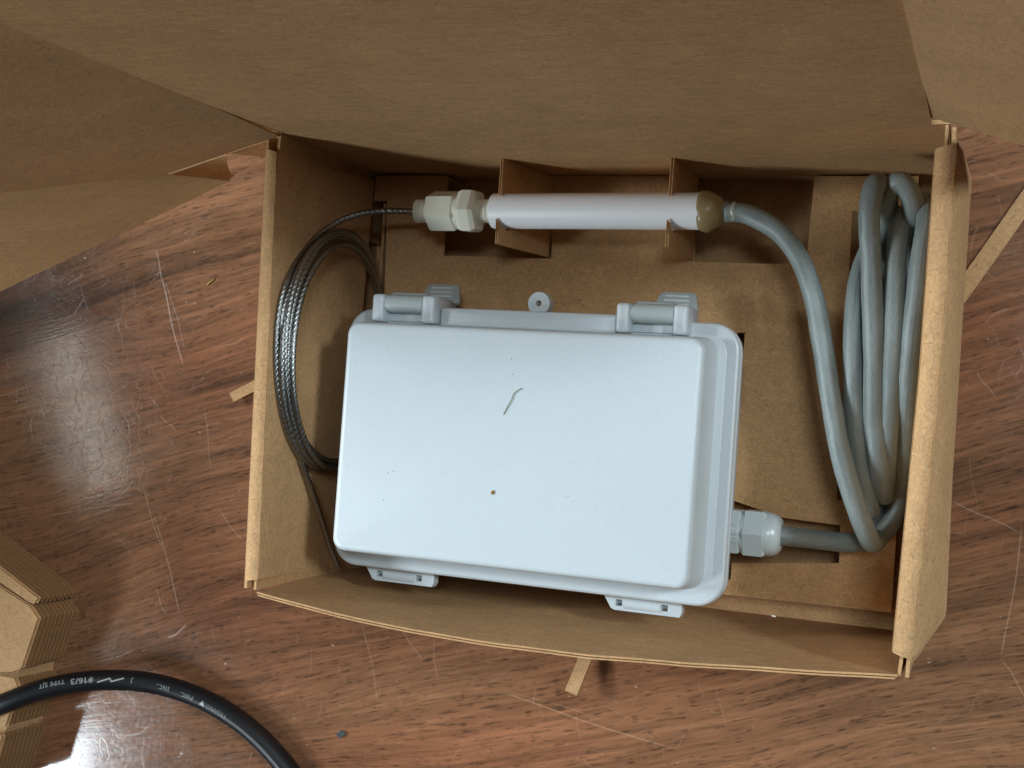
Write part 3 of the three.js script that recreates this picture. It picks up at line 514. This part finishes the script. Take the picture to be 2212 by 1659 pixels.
// ---------------------------------------------------------------- black mains cable with white print
{
  const pts = P3([[-120, 1580, 17.5], [-50, 1546, 17.5], [20, 1515, 16], [90, 1490, 11], [170, 1474, 4], [250, 1469, -4], [330, 1476, -10], [410, 1499, -14], [480, 1533, -16], [545, 1580, -17], [600, 1636, -17.6], [640, 1690, -17.6], [670, 1750, -17.6]]);
  const g = sweep(pts, 5.6, 1.2, 28, null, true), L = g.userData.length;
  const cv = document.createElement('canvas'); cv.width = 2048; cv.height = 256; const x = cv.getContext('2d');
  x.fillStyle = '#17181b'; x.fillRect(0, 0, 2048, 256);
  const pxmm = 2048 / L, vy = 256;
  for (let i = 0; i < 900; i++) { const q = rnd(); x.fillStyle = `rgba(${q < 0.5 ? '60,62,68' : '8,8,10'},${0.1 + rnd() * 0.25})`; x.fillRect(rnd() * 2048, rnd() * 256, 2 + rnd() * 22, 0.7 + rnd() * 1.1); }
  for (let i = 0; i < 26; i++) { x.fillStyle = `rgba(190,190,180,${0.2 + rnd() * 0.4})`; x.fillRect(rnd() * 2048, rnd() * 256, 1 + rnd() * 3, 0.8 + rnd() * 1.6); }
  x.fillStyle = 'rgba(200,200,194,0.95)';
  const put = (s, mm, v, size, a = 0.9) => { x.save(); x.globalAlpha = a * 0.85; x.translate(mm * pxmm, v * vy); x.rotate(Math.PI); x.scale(1, -(vy / 35.2) / pxmm); x.font = `bold ${size * pxmm}px sans-serif`; x.textBaseline = 'middle'; x.fillText(s, 0, 0); x.restore(); };
  PRINT(put, x, pxmm, vy);
  const t = new THREE.CanvasTexture(cv); t.colorSpace = THREE.SRGBColorSpace; t.wrapS = t.wrapT = THREE.RepeatWrapping; t.repeat.set(1 / L, 1); t.offset.set(0, 0.5); t.anisotropy = 8;
  M.black = new THREE.MeshPhysicalMaterial({ map: t, roughness: 0.42, bumpMap: pl.bump, bumpScale: 0.00003 });
  solo('power_cable', 'thick black power cable with white print arching over the table', 'cable', g, M.black, V3(-110, -LIFT, 290));
}
function PRINT(put, x, pxmm, vy) {
  // print runs towards the block, head down; mm along the cable from its end over the block
  const v = 0.53;
  put('TRIANO.F', 178, v - 0.03, 3.6, 0.55); put('PWC.', 156, v - 0.02, 3.5, 0.75); put('INC..', 141, v - 0.01, 3.5, 0.75); put('J', 119, v, 3.4, 0.8);
  x.save(); x.globalAlpha = 0.85; x.strokeStyle = x.fillStyle = 'rgb(205,205,198)'; x.lineWidth = 0.7 * pxmm; x.beginPath();
  const q = (mm, d) => [mm * pxmm, (v + d) * vy]; x.moveTo(...q(114, 0.035)); x.lineTo(...q(107, -0.025)); x.lineTo(...q(106, 0.025)); x.lineTo(...q(99, -0.035)); x.stroke();
  x.beginPath(); x.moveTo(...q(160, -0.06)); x.lineTo(...q(163.4, -0.06)); x.lineTo(...q(161.7, 0.02)); x.fill(); x.restore();
  put('#16/3', 97, v + 0.01, 4.4, 0.95); put('TYPE SJT', 82, v + 0.025, 3.5, 0.85);
}

// ---------------------------------------------------------------- laminated cardboard block
{
  const blk = thing('cardboard_block', 'notched block of laminated corrugated cardboard lying under the black power cable', 'cardboard block', V3(-215, -LIFT, 270));
  const segs = [
    [[-190, 1077], [0, 1226], [83, 1292], [74, 1306], [62, 1302], [0, 1259], [-190, 1130]],
    [[-190, 1139], [0, 1268], [64, 1309], [82, 1336], [47, 1443], [28, 1451], [0, 1453], [-190, 1490]],
    [[-190, 1500], [0, 1460], [30, 1466], [38, 1486], [10, 1572], [0, 1574], [-190, 1615]],
    [[-190, 1625], [0, 1583], [6, 1592], [-25, 1700], [-190, 1740]],
  ];
  const joints = [[[-190, 1120], [0, 1247], [72, 1298], [60, 1314], [0, 1278], [-190, 1152]], [[-190, 1484], [0, 1446], [36, 1440], [34, 1470], [0, 1468], [-190, 1508]], [[-190, 1608], [0, 1566], [12, 1562], [4, 1592], [-190, 1634]]];
  for (const s of joints) { const pl0 = s.map(([x, y]) => { const p = at(x, y, 7); return [p.x, p.z]; }), pl1 = []; pl0.forEach((p, i) => { const b = pl0[(i + 1) % pl0.length], n = Math.max(1, Math.round(Math.hypot(b[0] - p[0], b[1] - p[1]) / 1.5)); for (let k = 0; k < n; k++) pl1.push([p[0] + (b[0] - p[0]) * k / n + (rnd() - 0.5) * 0.9, p[1] + (b[1] - p[1]) * k / n + (rnd() - 0.5) * 0.9]); });
    const g = new THREE.ExtrudeGeometry(shapeOf(pl1), { depth: 29, bevelEnabled: false }); g.rotateX(Math.PI / 2); g.translate(0, -LIFT + 29.2, 0); part('torn_joint', g, M.kraft2, blk); }
  const core = new THREE.MeshStandardMaterial({ map: kB.map, color: 0xb9ada0, roughness: 0.95, bumpMap: kB.bump, bumpScale: 0.0003 });
  segs.forEach((s, si) => {
    const grp = new THREE.Group(); grp.name = 'segment'; blk.add(grp); const a = acc(blk); 
    const pl0 = s.map(([x, y]) => { const p = at(x, y, 10.5); return [p.x, p.z]; });
    const n = 10, t = 34.5 / n;
    for (let k = 0; k < n; k++) {
      const j = 0.5, dx = (rnd() - 0.5) * j, dz = (rnd() - 0.5) * j;
      const g = board(inset(pl0, 0.1 + rnd() * 0.5).map(p => [p[0] + dx + (rnd() - 0.5) * 0.3, p[1] + dz + (rnd() - 0.5) * 0.3]), t - 0.06, new THREE.Matrix4().makeBasis(V3(1, 0, 0), V3(0, 0, 1), V3(0, -1, 0)).setPosition(0, -LIFT + 0.05 + (k + 1) * t, 0), [], 0.8, 0.42);
      part('layer', g, k === n - 1 ? M.kraft2 : core, grp);
    }
  });
}

// ---------------------------------------------------------------- loose strips of board
{
  const strip = (pts, w, label) => {                                   // centre line with heights; flat ribbon with thickness
    const c = new THREE.CatmullRomCurve3(pts);
    const fn = (u, v) => { const p = c.getPoint(v), T = c.getTangent(v), s = V3(-T.z, 0, T.x).normalize(); return p.addScaledVector(s, (0.5 - u) * w); };
    const b = pts[0].clone(); b.y = -LIFT;
    solo('cardboard_strip', label, 'cardboard strip', sheet((u, v) => fn(1 - u, v), 4, 24, 1.5, w, c.getLength()), M.kraft2, b, 'loose cardboard strips');
  };
  strip([at(1233, 1497, -13), at(1250, 1455, -15), at(1268, 1412, -18), at(1288, 1368, -22.4)], 6.4, 'narrow cardboard strip poking out under the bulging front wall of the box');
  strip([at(500, 859, -19), at(522, 847, -20), at(548, 834, -21.4), at(575, 820, -22.4)], 5.6, 'short cardboard strip poking out beside the wall the wire rope leans on');
  strip([at(2060, 655, -22.3), at(2140, 543, -22.3), at(2215, 436, -22.2), at(2290, 330, -22.2)], 7.6, 'long cardboard strip lying on the table beside the coiled cable wall');
}

// ---------------------------------------------------------------- dirt on the cover and the table
{
  const fib = new THREE.MeshStandardMaterial({ color: 0x7c7748, roughness: 0.8 });
  solo('fibre', 'curved olive fibre lying on the pale enclosure cover', 'fibre', sweep(P3([[1088, 895, 75.2], [1096, 880, 75.4], [1106, 862, 75.5], [1110, 851, 75.4], [1118, 844, 75.5], [1127, 839, 75.4]]), 0.19, 0.4, 6), fib, at(1106, 862, 75));
  const crumb = (px, py, h, r, col, label, mat) => { const g = new THREE.IcosahedronGeometry(r, 1), q = g.attributes.position; for (let i = 0; i < q.count; i++) { const n = 0.7 + 0.6 * vnoise(q.getX(i) * 2 / r + 7, q.getY(i) * 2 / r + q.getZ(i) * 3 / r + 9, 95); q.setXYZ(i, q.getX(i) * n, q.getY(i) * n * 0.6, q.getZ(i) * n * 1.3); } g.computeVertexNormals(); const p = at(px, py, h); g.translate(p.x, p.y + r * 0.4, p.z); solo('crumb', label, 'crumb', g, mat || new THREE.MeshStandardMaterial({ color: col, roughness: 0.8 }), p); };
  crumb(1065, 1064, 75, 0.75, 0x8a6430, 'tiny brown crumb on the pale enclosure cover');
  const dk = new THREE.MeshStandardMaterial({ color: 0x5a5f60, roughness: 0.8 });
  for (const [x, y] of [[1105, 775], [850, 1018], [838, 1022], [828, 1080], [1107, 808], [1227, 1072]]) { const p = at(x, y, 75), g = new THREE.IcosahedronGeometry(0.24, 0); g.scale(1, 0.5, 1.2); g.translate(p.x, p.y + 0.1, p.z); solo('dust_speck', 'minute dark dust speck on the pale enclosure cover', 'dust speck', g, dk, p, 'dust specks on the cover'); }
  const chip = new THREE.ExtrudeGeometry(shapeOf([[-2.4, 0.2], [-0.6, -1.6], [1.8, -1.4], [2.5, 0.1], [0.4, 1.8], [-1.4, 1.6]]), { depth: 0.6, bevelEnabled: true, bevelSize: 0.2, bevelThickness: 0.2, bevelSegments: 2 }); chip.rotateX(Math.PI / 2 - 0.06); const cp = at(738, 1585, -LIFT); chip.translate(cp.x, cp.y + 1.0, cp.z);
  solo('plastic_chip', 'small dark glossy chip lying on the bare table', 'chip', chip, new THREE.MeshStandardMaterial({ color: 0x3c3f40, roughness: 0.3 }), cp);
  const pale = new THREE.MeshStandardMaterial({ color: 0xb5a24e, roughness: 0.7 });
  solo('yellow_sliver', 'tiny yellow sliver on the dark table below the lid flap', 'sliver', sweep(P3([[448, 616, -23.6], [454, 610, -23.4], [463, 603, -23.6]]), 0.4, 0.4, 6), pale, at(455, 610, -LIFT));
  solo('pale_crumb', 'tiny white crumb lying inside the front wall beside the hinge', 'crumb', sweep(P3([[1667, 1330, 40], [1671, 1331, 40.2], [1676, 1332, 40]]), 0.35, 0.4, 6), new THREE.MeshStandardMaterial({ color: 0xdedbd0, roughness: 0.6 }), at(1671, 1331, 40));
}
renderer.render(scene, camera);
